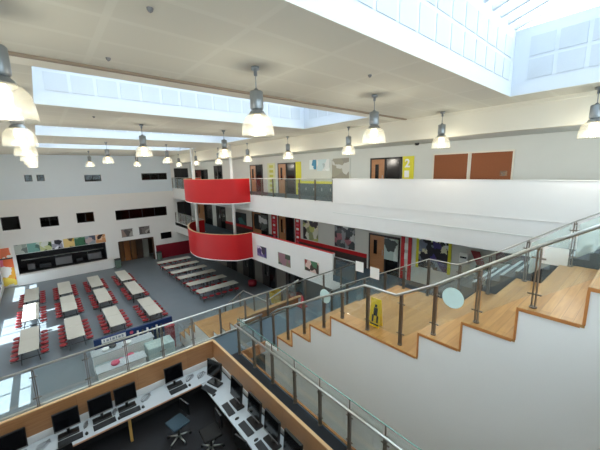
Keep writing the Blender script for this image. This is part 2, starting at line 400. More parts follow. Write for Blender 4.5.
# first floor
mb = MB()
mb.box(3.5, 3.78, -3.4, 8.45, F1-.3, F1); mb.box(4.66, 12.5, -3.4, 8.45, F1-.3, F1); mb.box(3.78, 4.66, 7.25, 8.45, F1-.3, F1)
mb.box(10.5, 12.5, 8.45, YF, F1-.3, F1)
struct('floor_first', mb, CARPET1)
struct('trim_8', MB().box(3.45, 3.73, -3.4, 7.3, F1+.001, F1+.012), STRIPB)
struct('floor_stairwell_bounce', MB().box(3.78, 4.6, -3.4, 7.25, F1-1.3, F1-1.2), paint('pale_bounce_floor', (190, 188, 180), .5))  # pale floor added in the well to bounce more light upwards
mb = MB(); mb.box(3.765, 3.81, -3.4, 7.25, F1-.3, F1+.03); mb.box(3.765, 4.62, 7.2, 7.25, F1-.3, F1+.03)
struct('trim_9', mb, OAKE)
mb = MB(); mb.box(10.485, 10.64, 9.97, 17.5, -5.9, -4.05); mb.box(10.5, 10.64, 25.4, YF, -6.15, F1+.04)
struct('wall_parapet_first', mb, WHITE)
struct('trim_10', MB().box(10.48, 10.66, 9.97, 17.5, -4.05, -4.035), REDD)
struct('trim_11', MB().box(10.495, 10.74, 8.45, 25.4, -5.905, F1-.305), WHITE)
# walls beneath first floor and around the study pit
mb = MB(); mb.box(-3.2, 3.43, 8.3, 8.4, PITF, -5.12); mb.box(3.43, 3.5, -3.4, 8.4, PITF, -5.12)
struct('wall_study', mb, WHITE)
struct('trim_study_dark', MB().box(-3.2, 3.42, 8.285, 8.299, PITF, PITD-.04).box(3.41, 3.429, -3.3, 8.28, PITF, PITD-.04), CARPETB)  # dark panel covering the pit wall below the worktops
struct('floor_study', MB().box(-3.2, 3.52, -3.4, 8.4, PITF-.25, PITF), CARPETB)
struct('wall_under_landing', MB().box(7.3, 12.5, 6.2, 6.3, F0, F1-.3), GREYW)
# oak screen lining the pit
scr = thing('wooden_screen', 'honey coloured wooden screen behind the long row of computer monitors', 'screen', (0, 8.28, PITD))
scr2 = thing('wooden_screen', 'honey coloured wooden screen along the black floor strip, running towards the camera', 'screen', (3.4, 3, PITD))
MB().box(-3.19, 3.385, 8.265, 8.295, -5.6, -5.06).build('long_panel', OAKP, scr)
mb = MB()
for y in (-3.3, -1.3, .7, 2.7, 4.7, 6.7): mb.box(3.39, 3.425, y+.004, min(y+1.996, 8.3), -5.6, -5.06)
mb.build('side_panel', paint('oak_side', (188, 140, 96), .4, .12, 3, stretch=(1, 1, 6)), scr2)
MB().box(-3.19, 3.44, 8.26, 8.33, -5.06, -5.035, .004).build('top_cap', OAKC, scr); MB().box(3.385, 3.455, -3.3, 8.258, -5.06, -5.035, .004).build('top_cap', OAKC, scr2)
MB().box(-3.19, 3.38, 8.255, 8.295, -5.66, -5.6).build('white_trim', WHITE, scr); MB().box(3.37, 3.425, -3.3, 8.25, -5.66, -5.6).build('white_trim', WHITE, scr2)

# ================================================================ STAIRCASES
LAMPW = 17
R_ = .4545
def k2z(k): return F1+R_*k
XS0, XS1 = 4.6, 7.3
# upper flight: profile (Y, z) going towards the camera
up_r = [(6.53, 1), (5.86, 2), (5.13, 3), (4.43, 4), (2.36, 5), (1.68, 6), (1.01, 7), (.365, 8)]
lvl = {i: F1+(-1.405-F1)*i/8 for i in range(9)}
st = thing('staircase', 'upper wooden seating stair with white stepped side wall climbing to the right', 'staircase', (6, 3, F1), 'wide wooden stairs')
prof = [(-1.2, F0), (8.75, F0), (8.75, F1-.32), (6.53, F1-.32), (6.53, F1)]
prof = [(-1.2, F0), (7.25, F0), (7.25, F1-.0), (6.53, F1)]
for i, (y, kk) in enumerate(up_r): prof += [(y, lvl[kk-1]), (y, lvl[kk])]
prof += [(-1.2, lvl[8])]
q = [prof[0]]
for p in prof[1:]:
    if (abs(p[0]-q[-1][0]) > 1e-6 or abs(p[1]-q[-1][1]) > 1e-6): q.append(p)
MB().prism(q, XS0, XS0+.1, 'X').build('side_wall', WHITE, st)
MB().prism([(-1.2, F1)]+q[2:], XS1-.1, XS1, 'X').build('side_wall', WHITE, st)
ends = [y for y, _ in up_r[1:]]+[-1.2]
for (y, kk), ye in zip(up_r, ends):
    z = lvl[kk]
    MB().box(XS0-.012, XS1, ye, y+.02, z-.005, z+.035, .004).build('tread', OAK, st)
    MB().box(XS0-.014, XS1, y-.005, y+.024, lvl[kk-1]+.03, z-.004).build('riser', OAKE, st)
    MB().box(XS0-.016, XS0-.011, ye+.04, y+.02, z-.012, z+.03).build('edging', OAKE, st)
# lower flight, descending into the hall
dn_r = [(8.75, 1), (9.5, 2), (10.25, 3), (11.05, 4), (13.15, 5), (13.9, 6), (14.65, 7), (15.4, 8)]
lz = {i: -4.9-(-4.9-F0)*i/8 for i in range(9)}
st2 = thing('staircase', 'lower wooden seating stair descending to the dining hall floor', 'staircase', (6, 12, F0), 'wide wooden stairs')
prof = [(8.58, F0), (15.4, F0)]
for (y, kk), nx in zip(dn_r[::-1], [None]+dn_r[::-1][:-1]): prof += [(y, lz[kk]), (y, lz[kk-1])]
prof = [p for i, p in enumerate(prof) if i == 0 or p != prof[i-1]]+[(8.58, lz[0])]
q = [prof[0]]
for p in prof[1:]:
    if p != q[-1]: q.append(p)
if abs(q[1][1]-q[2][1]) < 1e-6 and abs(q[1][0]-q[2][0]) < 1e-6: q.pop(1)
MB().prism(q, XS0, XS0+.1, 'X').build('side_wall', WHITE, st2)
MB().prism(q, XS1-.1, XS1, 'X').build('side_wall', WHITE, st2)
for i, (y, kk) in enumerate(dn_r):
    y0 = 8.6 if i == 0 else dn_r[i-1][0]
    MB().box(XS0-.012, XS1, y0, y+.02, lz[kk-1]-.005, lz[kk-1]+.03, .004).build('tread', OAK, st2)
    MB().box(XS0-.014, XS1, y-.03, y+.015, lz[kk], lz[kk-1]-.006).build('riser', OAKE, st2)
# carpeted everyday steps on the far side of the seating stair
st3 = thing('carpeted_stair', 'narrow dark blue carpeted steps with pale nosings behind the wooden seating stair', 'staircase', (8.2, 2, F1))
n = 24; rz = (-1.405-F1)/n; yy = 7.0; run = (7.0+.1)/n
for i in range(n):
    y1 = 6.6-i*.27; z = F1+rz*(i+1)
    MB().box(7.38, 8.9, y1-.30, y1, max(F1, z-.5), z).build('step', CARPET2, st3)
    MB().box(7.38, 8.9, y1-.045, y1+.012, z-.02, z+.008).build('nosing', NOSE if i > 14 else CARPET2, st3)

# ================================================================ BALUSTRADES
def balustrade(label, path, posts, h, glass_gap=.1, post_w=.05, top_over=0, post_mat=STEELD, off=(0, 0), rail_r=.024, panels=True, base_fn=None, group='steel and glass balustrades'):
    """path: list of handrail points; posts: list of (x,y,zbase,ztop)"""
    b = thing('glass_balustrade', label, 'balustrade', posts[len(posts)//2][:3], group)
    MB().tube(path, rail_r, 12).build('handrail', STEEL, b)
    dx = Vector(path[-1])-Vector(path[0]); along_y = abs(dx.y) > abs(dx.x)
    for (x, y, z0, z1) in posts:
        mb = MB(); w1, w2 = (.006, .03)
        for s_ in (-.018, .018):
            if along_y: mb.box(x-w2, x+w2, y+s_-w1, y+s_+w1, z0, z1-.03, .002)
            else: mb.box(x+s_-w1, x+s_+w1, y-w2, y+w2, z0, z1-.03, .002)
        mb.tube([(x, y, z0), (x, y, z0+.02)], .045, 12)
        mb.tube([(x+off[0], y+off[1], z1-.01), (x, y, z1-.06)], .008, 6)
        for f in (.22, .8):
            zz = z0+(z1-z0)*f
            if along_y: mb.tube([(x, y-.075, zz), (x, y+.075, zz)], .012, 8)
            else: mb.tube([(x-.075, y, zz), (x+.075, y, zz)], .012, 8)
        mb.build('post', post_mat, b)
    for p, q_ in zip(posts, posts[1:]):
        x, y, z0, z1 = p; X, Y, Z0, Z1 = q_; g = .05
        if math.hypot(X-x, Y-y) < .2: continue
        v = Vector((X-x, Y-y, 0)).normalized()
        A = Vector((x, y, 0))+v*g; B = Vector((X, Y, 0))-v*g; nrm = Vector((-v.y, v.x, 0))*.006
        bz = max(z0, Z0) if glass_gap > 0 and abs(z0-Z0) < .02 else None
        mb = MB(); vs = []
        za, zb = z0+glass_gap, Z0+glass_gap
        for P_, lo, hi in ((A, za, z1-.05+top_over), (B, zb, Z1-.05+top_over)):
            for sg in (1, -1):
                for z in (lo, hi): vs.append(mb.bm.verts.new(Vector((P_.x, P_.y, z))+nrm*sg))
        for f in ((0, 1, 5, 4), (2, 3, 7, 6), (0, 1, 3, 2), (4, 5, 7, 6), (1, 3, 7, 5), (0, 2, 6, 4)): mb.bm.faces.new([vs[i] for i in f])
        gp = mb.build('glass_panel', GLASS, b)
    return b
# long one above the dining hall
xs = [-2.4, -1.53, -.66, .3, 1.15, 2.04, 2.9, 3.8, 4.7, 5.6, 6.5, 7.4, 8.4, 9.45, 10.45]
lb = balustrade('long glass balustrade above the wooden screen overlooking the dining tables', [(-2.9, 8.55, -4.2), (10.5, 8.55, -4.2)], [(x, 8.5, F1 if x > 3.5 else F1+.02, -4.2) for x in xs], .92, off=(0, .05), glass_gap=.03)
MB().box(-2.9, 10.5, 8.47, 8.53, F1-.02, F1+.04).build('base_rail', STEEL, lb)
struct('trim_12', MB().box(-3.2, 3.5, 8.4, 8.56, -5.4, F1-.02), WHITE)
# beside the black strip
ys = [7.18, 6.38, 5.55, 4.7, 3.9, 3.13, 2.38, 1.6, .8]
bb = balustrade('glass balustrade on the black floor strip below the stepped white wall', [(3.66, 7.25, -4.22), (3.66, -.5, -4.22)], [(3.72, y, F1+.01, -4.22) for y in ys], .9, off=(-.06, 0), glass_gap=.06, top_over=.17, rail_r=.027)
MB().tube([(3.72, 7.2, -4.04), (3.72, -.5, -4.04)], .011, 8).build('top_edge', GEDGE, bb)
mb = MB()
for y in ys: mb.box(3.714, 3.726, y-.012, y+.012, -4.25, -4.04)
mb.build('post_extension', STEELD, bb)
b2 = balustrade('short glass balustrade across the head of the narrow stairwell', [(3.72, 7.27, -4.22), (4.58, 7.27, -4.22)], [(3.76, 7.27, F1, -4.22), (4.52, 7.27, F1, -4.22)], .9, glass_gap=.06)
# railing of the upper flight, near side
path = [(4.66, 6.95, -4.13), (4.66, 6.6, -3.86), (4.66, 4.03, -2.52), (4.66, 3.55, -2.27), (4.66, 2.85, -2.26), (4.66, 2.14, -1.86), (4.66, .92, -1.02), (4.66, .0, -.44), (4.66, -1.1, -.43)]
def rz_at(y):
    for p, q_ in zip(path, path[1:]):
        if q_[1] <= y <= p[1]: return p[2]+(q_[2]-p[2])*(p[1]-y)/(p[1]-q_[1])
    return path[-1][2]
def tread_at(y):
    z = F1
    for yy_, kk in up_r:
        if y < yy_: z = lvl[kk]+.035
    return z
py = [6.9, 6.2, 5.5, 4.78, 4.2, 3.52, 2.78, 2.17, 1.54, .885, .2, -.6]
near = balustrade('stair railing with a round frosted disc, along the stepped white wall edge', path, [(4.72, y, tread_at(y), rz_at(y)) for y in py], .9, off=(-.06, 0), glass_gap=.16, post_mat=STEELD)
for (y, z) in ((1.89, -2.02), (4.72, -2.88)):
    MB().tube([(4.708, y, z), (4.700, y, z)], .165, 40).build('frosted_disc', FROST, near)
# far side railing of the upper flight
fp = [(7.24, p[1], p[2]) for p in path]
far = balustrade('stair railing on the far side of the wooden seating stair', fp, [(7.2, y, tread_at(y), rz_at(y)) for y in py], .9, off=(.04, 0), glass_gap=.16, rail_r=.013)
SKYREFL = glassmat('sky_reflection_glass', (.95, .98, .975), 1.1, .3)  # pale diffuse mix paints the skylight's reflection into the upper far panes
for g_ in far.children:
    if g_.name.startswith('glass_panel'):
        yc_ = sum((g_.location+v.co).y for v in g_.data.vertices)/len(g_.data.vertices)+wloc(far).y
        if yc_ < 1.5: g_.data.materials[0] = SKYREFL
for (ya, yb, za, zb, lab) in ((.92, 1.3, -1.86, -1.52, 'white reflection patch on the far glass of the stair, upper right'), (4.98, 5.3, -3.2, -2.86, 'white reflection patch on glass beyond the stair landing, right one of two'), (5.55, 5.85, -3.12, -2.8, 'white reflection patch on glass beyond the stair landing, left one of two')):  # white rectangles painted on the glass as bright reflections
    tag(MB().box(7.186, 7.189, ya, yb, za, zb).build('reflection_patch', PAPER), lab, 'reflection', 'white reflection patches on the stair glass')
# lower flight side rails
lp = [(4.7, 8.7, -4.2), (4.7, 11.05, -5.85), (4.7, 13.1, -5.95), (4.7, 15.6, -7.75)]
def lt(y):
    z = lz[0]
    for yy_, kk in dn_r:
        if y > yy_: z = lz[kk]
    return z
def lr(y):
    for p, q_ in zip(lp, lp[1:]):
        if p[1] <= y <= q_[1]: return p[2]+(q_[2]-p[2])*(y-p[1])/(q_[1]-p[1])
    return lp[-1][2]
for X, lab in ((7.2, 'handrail on the far side of the lower stair going down to the hall'),):
    balustrade(lab, [(X, p[1], p[2]) for p in lp], [(X, y, lt(y)+.03, lr(y)) for y in (8.9, 9.8, 10.7, 12.1, 13.5, 14.4, 15.3)], .9, glass_gap=.16)
# galleries
def gal(label, y0, y1, zf, n, zt):
    P = [(10.56, y0+(y1-y0)*i/n, zf, zt) for i in range(n+1)]
    return balustrade(label, [(10.56, y0, zt), (10.56, y1, zt)], P, 1, glass_gap=.04)
gal('glass balustrade of the upper gallery between red balcony and solid white parapet', 10.03, 17.35, F2-.02, 6, -.44)
gal('glass balustrade at the far end of the upper gallery beyond the red balcony', 25.5, 32.9, F2-.02, 5, -.44)
gal('glass balustrade at the far end of the first gallery beyond the red balcony', 25.5, 32.9, F1+.04, 5, -4.05)
gal('short glass balustrade of the first gallery at the end of the white parapet', 8.6, 9.9, F1, 1, -4.2)

# ================================================================ RED CURVED BALCONIES
def smooth(poly, it=2):
    for _ in range(it):
        q = [poly[0]]
        for a, b in zip(poly, poly[1:]):
            q += [(a[0]*.75+b[0]*.25, a[1]*.75+b[1]*.25), (a[0]*.25+b[0]*.75, a[1]*.25+b[1]*.75)]
        poly = q+[poly[-1]]
    return poly
plan = smooth([(10.5, 17.45), (9.75, 17.45), (9.2, 17.55), (8.35, 18.7), (7.95, 19.5), (7.75, 20.4), (7.8, 21.5), (8.1, 22.8), (8.8, 24.5), (9.5, 25.3), (10.5, 25.45)], 3)
for zt, zb, zf, lab in ((-.44, -1.98, F2, 'upper bright red curved balcony front bulging from the second gallery'), (-4.05, -5.76, F1, 'lower bright red curved balcony front bulging from the first gallery')):
    b = thing('curved_balcony', lab, 'balcony', (9, 21, zb), 'red curved balconies')
    MB().band(plan, zb, zt, -.09).build('red_front', RED, b)
    MB().band(plan, zt, zt+.02, -.12).build('top_rail', OAKC, b)
    MB().prism([(10.49+(x-10.5)*.98, 21.4+(y-21.4)*.975) for x, y in plan], zf-.3, zf-.02).build('balcony_floor', CARPET1, b)
    MB().band([(x-.0, y) for x, y in plan], zb-.06, zb, -.3).build('lower_rim', WHITE, b)
for (x, y), z0, lab in (((9.62, 18.2), F1, 'white round column through the balconies, nearer the camera'), ((8.35, 21.4), F1, 'white round column through the balconies, farther from the camera')):
    tag(MB().tube([(x, y, z0-.01), (x, y, CE)], .10, 20).build('column', WHITE), lab, 'column', 'round balcony columns')

# ================================================================ WALL ALONG THE GALLERIES (X = 12.5)
XW = 12.5
def slab(mb, y0, y1, z0, z1, d=.03): return mb.box(XW-d, XW-.004, y0, y1, z0, z1)
dn = 0
def gdoor(y0, y1, z0, z1, leaf_mat=DOORW, split=.5, glass_side=True):
    global dn; dn += 1
    fr = MB(); t_ = .07
    fr.box(XW-.06, XW+.0, y0, y0+t_, z0, z1).box(XW-.06, XW, y1-t_, y1, z0, z1).box(XW-.06, XW, y0, y1, z1-t_, z1)
    ym = y0+(y1-y0)*split; fr.box(XW-.06, XW, ym-t_/2, ym+t_/2, z0, z1)
    o = struct('door_%d' % dn, fr, DOORD)
    MB().box(XW-.035, XW-.005, ym+t_/2, y1-t_, z0+.01, z1-t_).build('leaf', leaf_mat, o)
    MB().box(XW-.04, XW-.034, y1-t_-.42, y1-t_-.22, z0+.9, z1-.3).build('vision_panel', SCREEN, o)
    MB().box(XW-.03, XW-.01, y0+t_, ym-t_/2, z0+.01, z1-t_).build('side_glass', SCREEN, o)
    MB().tube([(XW-.09, ym+.12, z0+.9), (XW-.09, ym+.12, z0+1.2)], .012, 8).tube([(XW-.09, ym+.12, z0+.95), (XW-.03, ym+.12, z0+.95)], .008, 6).build('handle', STEEL, o)
    return o
Z2T, Z1T = .52, -3.2
gdoor(18.85, 20.55, F2, .5); gdoor(15.1, 16.95, F2, .52); gdoor(7.6, 9.3, F2, .51)
gdoor(18.4, 20.6, F1, -3.05, split=.4); gdoor(15.35, 17.1, F1, -3.0); gdoor(7.55, 9.3, F1, -3.2, split=.45)
gdoor(25.2, 27.0, F1, -3.1, DOORD); gdoor(25.3, 26.9, F2, .6, DOORD); gdoor(28.0, 31.5, F1, -3.0, DOORW); gdoor(28.4, 31.4, F2, .3, paint('dark_red_door', (96, 40, 34), .5))
XW = 12.42
for y in (14.5, 17.5, 20.5, 23.5): gdoor(y, y+1.8, F0, F0+2.1, DOORD)
XW = 12.5
# doors at the far end of both galleries
for z0, z1 in ((F2, .5), (F1, -3.0)):
    dn += 1; fr = MB().box(10.85, 10.93, YF-.06, YF, z0, z1).box(12.2, 12.28, YF-.06, YF, z0, z1).box(10.85, 12.28, YF-.06, YF, z1-.08, z1).box(11.5, 11.6, YF-.06, YF, z0, z1)
    o = struct('door_%d' % dn, fr, DOORD)
    MB().box(10.93, 11.5, YF-.03, YF-.01, z0, z1-.08).build('leaf', artmat('dark_glass_art', [(40, 30, 30), (110, 40, 36), (30, 34, 36), (60, 70, 60)], 1.4, 3), o)
    MB().box(11.6, 12.2, YF-.03, YF-.01, z0, z1-.08).build('leaf', artmat('dark_glass_art2', [(30, 30, 34), (52, 80, 60), (110, 50, 40)], 1.4, 8), o)
def letters(parent, txt, y, z, size, mat, x=XW-.045, step=None):
    """upright characters stacked down a panel facing the hall"""
    for i, ch in enumerate(txt):
        cu = D.curves.new('glyph', 'FONT'); cu.body = ch; cu.size = size; cu.align_x = 'CENTER'; cu.align_y = 'CENTER'; cu.extrude = .006; cu.offset = .012
        tmp = D.objects.new('tmp', cu); C.objects.link(tmp)
        bpy.context.view_layer.update()
        me = D.meshes.new_from_object(tmp.evaluated_get(bpy.context.evaluated_depsgraph_get())); D.objects.remove(tmp)
        o = D.objects.new('lettering', me); C.objects.link(o); me.materials.clear(); me.materials.append(mat)
        o.rotation_euler = (PI/2, 0, -PI/2); o.location = Vector((x, y, z-i*(step or size*.9)))
        o.parent = parent; o.location -= wloc(parent)
def panel(name, label, cat, y0, y1, z0, z1, mat, d=.035, group=None, frame=None):
    b = thing(name, label, cat, (XW-d/2, (y0+y1)/2, z0), group)
    slab(MB(), y0, y1, z0, z1, d).build('board', mat, b)
    if frame:
        t_ = .05; mb = MB(); D_ = d+.015
        mb.box(XW-D_, XW, y0-t_, y0, z0-t_, z1+t_).box(XW-D_, XW, y1, y1+t_, z0-t_, z1+t_).box(XW-D_, XW, y0, y1, z1, z1+t_).box(XW-D_, XW, y0, y1, z0-t_, z0); mb.build('frame', frame, b)
    return b
# second floor, yellow scheme
p = panel('wall_panel', 'yellow wall panel with a white 2 beside the wooden door, above the white parapet', 'panel', 7.02, 7.55, F2, .52, YEL); letters(p, '2', 7.32, .2, .5, PAPER); slab(MB(), 7.22, 7.45, -.4, -.1, .045).build('white_patch', PAPER, p)
p = panel('wall_panel', 'narrow yellow wall panel between dark door and white notice wall', 'panel', 14.55, 15.05, F2, .55, YEL)
p = panel('wall_panel', 'pale wall panel with yellow-green lettering between two dark doors', 'panel', 17.3, 18.2, F2, .55, paint('pale_yellow', (214, 216, 170), .5))
for i in range(6): slab(MB(), 17.5, 17.95, .35-i*.33-.12, .35-i*.33+.06, .045).build('lettering_block', paint('olive_yellow', (190, 190, 70), .5), p)
lk = thing('locker_bank', 'dark grey-green lockers with a yellow top strip in the upper gallery', 'lockers', (12.3, 12.6, F2))
for i in range(6): y = 10.4+i*.67; MB().box(12.08, XW-.01, y, y+.66, F2+.001, -.76, .01).build('locker_door', LOCK, lk)
MB().box(12.05, XW-.01, 10.35, 14.45, -.76, -.64).build('top_strip', YEL, lk)
for i in range(6): y = 10.4+i*.67; MB().box(12.07, 12.09, y+.55, y+.6, -1.15, -1.0).build('handle', STEEL, lk)
p = panel('notice', 'blue and white sign on the wall above the lockers, left one', 'sign', 13.2, 13.75, .05, .6, artmat('blue_sign', [(60, 140, 180), (230, 240, 240), (120, 190, 210)], 3, 2))
p = panel('notice', 'white notice sheets on the wall above the lockers, middle', 'sign', 12.1, 13.1, -.05, .6, artmat('white_notice', [(235, 240, 240), (200, 220, 225), (225, 228, 228), (170, 190, 195)], 3, 5))
p = panel('notice_board', 'grey brown notice board above the lockers beside the white parapet', 'board', 10.65, 11.9, -.5, .6, artmat('grey_board', [(150, 146, 136), (130, 126, 118), (205, 205, 200), (160, 156, 140)], 2.2, 6), frame=GREYW)
p = panel('pinboard', 'brown pinboard above the white parapet, left one of the pair', 'board', 4.82, 6.12, -.6, .5, BOARD, frame=BOARDF, group='brown pinboards')
p = panel('pinboard', 'brown pinboard above the white parapet, right one with a small paper', 'board', 3.38, 4.7, -.6, .5, BOARD, frame=BOARDF, group='brown pinboards')
MB().box(XW-.045, XW-.03, 3.5, 3.72, -.34, -.16).build('paper_note', artmat('note', [(120, 90, 70), (90, 110, 120), (150, 120, 90)], 14, 2), p)
tag(MB().lathe([(0, 0), (.06, .01), (.09, .05), (.09, .1)], (0, 0, 0), 14).build('dome_camera', BLACK, loc=(0, 0, 0)), 'small black dome camera under the gallery ceiling', 'camera').location = (11.9, 6.6, .9)
# first floor, red scheme
struct('baseboard_first', slab(MB(), 9.45, 15.0, F1, -4.56, .04).box(XW-.04, XW, 17.3, 18.4, F1, -4.56).box(XW-.04, XW, 20.6, 25.2, F1, -4.56), paint('dark_dado', (64, 52, 50), .6))
struct('trim_13', MB().box(XW-.05, XW, 9.45, 15.0, -4.56, -4.36).box(XW-.05, XW, 20.6, 25.2, -4.56, -4.36), REDD)
p = panel('wall_panel', 'red wall panel with white lettering left of the double door on the first gallery', 'panel', 17.3, 17.95, F1, -3.05, REDD)
for i in range(6): slab(MB(), 17.5, 17.75, -3.35-i*.27, -3.2-i*.27, .045).build('lettering_block', PINK if i % 2 else PAPER, p)
p = panel('wall_panel', 'red wall panel with white lettering right of the double door on the first gallery', 'panel', 14.75, 15.25, F1, -3.0, REDD)
for i in range(6): slab(MB(), 14.88, 15.12, -3.3-i*.27, -3.15-i*.27, .045).build('lettering_block', PINK if i % 2 else PAPER, p)
p = panel('poster', 'black and white figure poster above the red dado stripe', 'poster', 13.1, 14.45, -4.3, -3.1, artmat('figure_poster', [(224, 226, 214), (40, 40, 44), (150, 160, 120), (230, 226, 200), (60, 50, 60), (196, 200, 120)], 3.2, 11), group='posters on the first gallery')
p = panel('poster', 'dark grey and red crowd poster above the red dado stripe', 'poster', 10.25, 11.7, -4.3, -3.1, artmat('crowd_poster', [(90, 92, 96), (150, 155, 160), (60, 50, 55), (170, 110, 120), (200, 205, 205), (70, 80, 84)], 4.0, 13), group='posters on the first gallery')
p = panel('poster', 'black and white poster left of the first red lettered panel', 'poster', 18.5, 20.2, -4.4, -3.2, artmat('bw_poster', [(30, 32, 34), (210, 214, 214), (90, 96, 92), (24, 26, 28)], 2.2, 17), d=.08, group='posters on the first gallery')
p = panel('display_screen', 'teal and dark wall screen behind the lower red balcony', 'screen', 21.6, 23.7, -4.3, -3.4, artmat('teal_screen', [(30, 60, 62), (20, 28, 34), (60, 120, 118), (30, 30, 60)], 1.6, 4), frame=DARK)
p = panel('notice_board', 'white notice sheets on a board right of the brown wooden door', 'board', 7.6, 8.35, -4.35, -3.3, artmat('sheets', [(220, 232, 228), (180, 200, 196), (60, 70, 70), (210, 224, 220)], 2.4, 21), d=.1)
p = panel('wall_panel', 'pair of red uprights with white blocks at the end of the first gallery', 'panel', 7.3, 7.48, F1, -3.1, REDD)
slab(MB(), 6.95, 7.12, F1, -3.1, .035).build('board', REDD, p)
for z in (-3.5, -3.95): slab(MB(), 7.12, 7.3, z-.2, z+.1, .03).build('white_patch', PAPER, p)
p = panel('mural', 'black, white and violet chequered mural with yellow edges', 'mural', 5.32, 6.6, -4.35, -3.05, artmat('violet_mural', [(60, 50, 120), (214, 216, 220), (30, 30, 44), (120, 130, 150), (220, 220, 190), (24, 24, 36)], 5.0, 31))
slab(MB(), 6.6, 6.72, -4.4, -3.0, .04).build('yellow_edge', YEL, p); slab(MB(), 5.2, 5.32, -4.4, -3.0, .04).build('yellow_edge', YEL, p)
d_ = thing('dispenser', 'small white wall dispenser with black slot right of the chequered mural', 'dispenser', (12.4, 4.7, -3.9))
MB().box(12.36, XW, 4.5, 4.85, -3.75, -3.35, .03).build('housing', PAPER, d_); MB().box(12.35, 12.37, 4.56, 4.8, -3.55, -3.48).build('slot', BLACK, d_)
tag(MB().prism([(4.45, -3.2), (4.15, -3.2), (3.7, -4.2), (3.95, -4.2)], XW-.1, XW-.02, 'X').build('sloping_beam', paint('dull_red', (150, 50, 56), .5)), 'dull red sloping beam on the wall right of the dispenser', 'beam')
p = panel('mural', 'long pinkish patterned strip on the wall below the gallery edge', 'mural', .4, 3.6, -3.5, -3.0, artmat('pink_strip', [(140, 100, 108), (170, 160, 160), (110, 70, 84), (90, 90, 96)], 3.0, 41))
cb = thing('glass_partition', 'grey green framed glass partition behind the carpeted steps', 'partition', (11.4, 2, F1))
for i in range(5): MB().box(11.35, 11.41, .2+i*.9, .26+i*.9, F1, -3.5).build('mullion', DARK, cb)
MB().box(11.37, 11.39, .2, 3.86, F1, -3.5).build('pane', paint('grey_green_pane', (96, 120, 118), .15), cb)
MB().box(11.33, 11.43, .2, 3.86, -3.5, -3.42).build('head_rail', DARK, cb)
# parapet pictures
for i, (y0, y1, z0, z1, cols, lab) in enumerate(((15.75, 16.85, -5.5, -4.8, [(70, 60, 120), (214, 210, 226), (40, 40, 60), (120, 110, 160)], 'violet picture on the white first gallery parapet, nearest the red balcony'),
        (13.3, 14.5, -5.55, -4.82, [(60, 74, 56), (130, 120, 100), (40, 36, 40), (150, 110, 120)], 'dark green picture in the middle of the white parapet'),
        (10.95, 12.05, -5.35, -4.74, [(70, 120, 84), (150, 60, 50), (60, 40, 34), (220, 190, 180)], 'green and red picture at the right end of the white parapet'))):
    b = thing('picture', lab, 'picture', (10.48, (y0+y1)/2, z0), 'pictures on the white parapet')
    MB().box(10.465, 10.5, y0, y1, z0, z1).build('print', artmat('parapet_art_%d' % i, cols, 2.8, 50+i), b)
    t_ = .03; MB().box(10.46, 10.5, y0-t_, y0, z0-t_, z1+t_).box(10.46, 10.5, y1, y1+t_, z0-t_, z1+t_).box(10.46, 10.5, y0, y1, z1, z1+t_).box(10.46, 10.5, y0, y1, z0-t_, z0).build('frame', GREYW, b)

# ================================================================ FAR WALL FITTINGS
ART = [([(150, 160, 150), (110, 120, 116), (180, 186, 176)], 'grey green'), ([(120, 170, 160), (84, 120, 112), (200, 214, 206)], 'pale teal'), ([(60, 90, 50), (220, 224, 216), (120, 140, 80), (200, 206, 150)], 'leafy green and white'),
       ([(230, 232, 236), (40, 40, 50), (160, 160, 176)], 'black and white'), ([(214, 170, 70), (90, 70, 40), (230, 200, 130)], 'yellow'), ([(60, 110, 80), (140, 170, 150), (40, 60, 50)], 'dark green'), ([(150, 160, 170), (80, 90, 110), (190, 170, 170)], 'blue grey'), ([(210, 150, 100), (60, 40, 40), (230, 196, 160)], 'orange brown')]
for i, (cols, nm) in enumerate(ART):
    x = -2.22+i*.785
    tag(MB().box(x, x+.775, YF-.035, YF-.004, -6.18, -5.42).build('food_poster', artmat('food_art_%d' % i, cols, 3, 60+i)), nm+' picture in the strip above the dark serving hatch', 'poster', 'pictures above the serving hatch')
sh = thing('serving_hatch', 'wide dark serving hatch with stainless kitchen equipment in the far wall', 'hatch', (.9, YF+.6, -7.9))
DK = paint('dark_kitchen', (26, 26, 30), .5, .3, 2)
MB().box(-2.2, 4.0, YF+.3, YF+2.4, -7.95, -7.9).build('counter', DK, sh)
MB().box(-2.2, 4.0, YF+2.3, YF+2.4, -7.9, -6.2).box(-2.3, -2.2, YF+.3, YF+2.4, F0, -6.2).box(4.0, 4.1, YF+.3, YF+2.4, F0, -6.2).box(-2.2, 4, YF+.3, YF+2.4, -6.22, -6.1).build('lining', DK, sh)
for i, (x, w_, h) in enumerate(((-1.7, .5, .5), (-.9, .8, .35), (.2, 1.2, .7), (1.7, .5, .3), (2.6, 1.1, .6))):
    MB().box(x, x+w_, YF+1.2, YF+1.9, -7.9, -7.9+h, .03).build('cooker', SILVER if i % 2 == 0 else DARK, sh)
MB().box(-2.0, 3.9, YF+.9, YF+1.3, -6.95, -6.92).build('shelf', STEEL, sh)
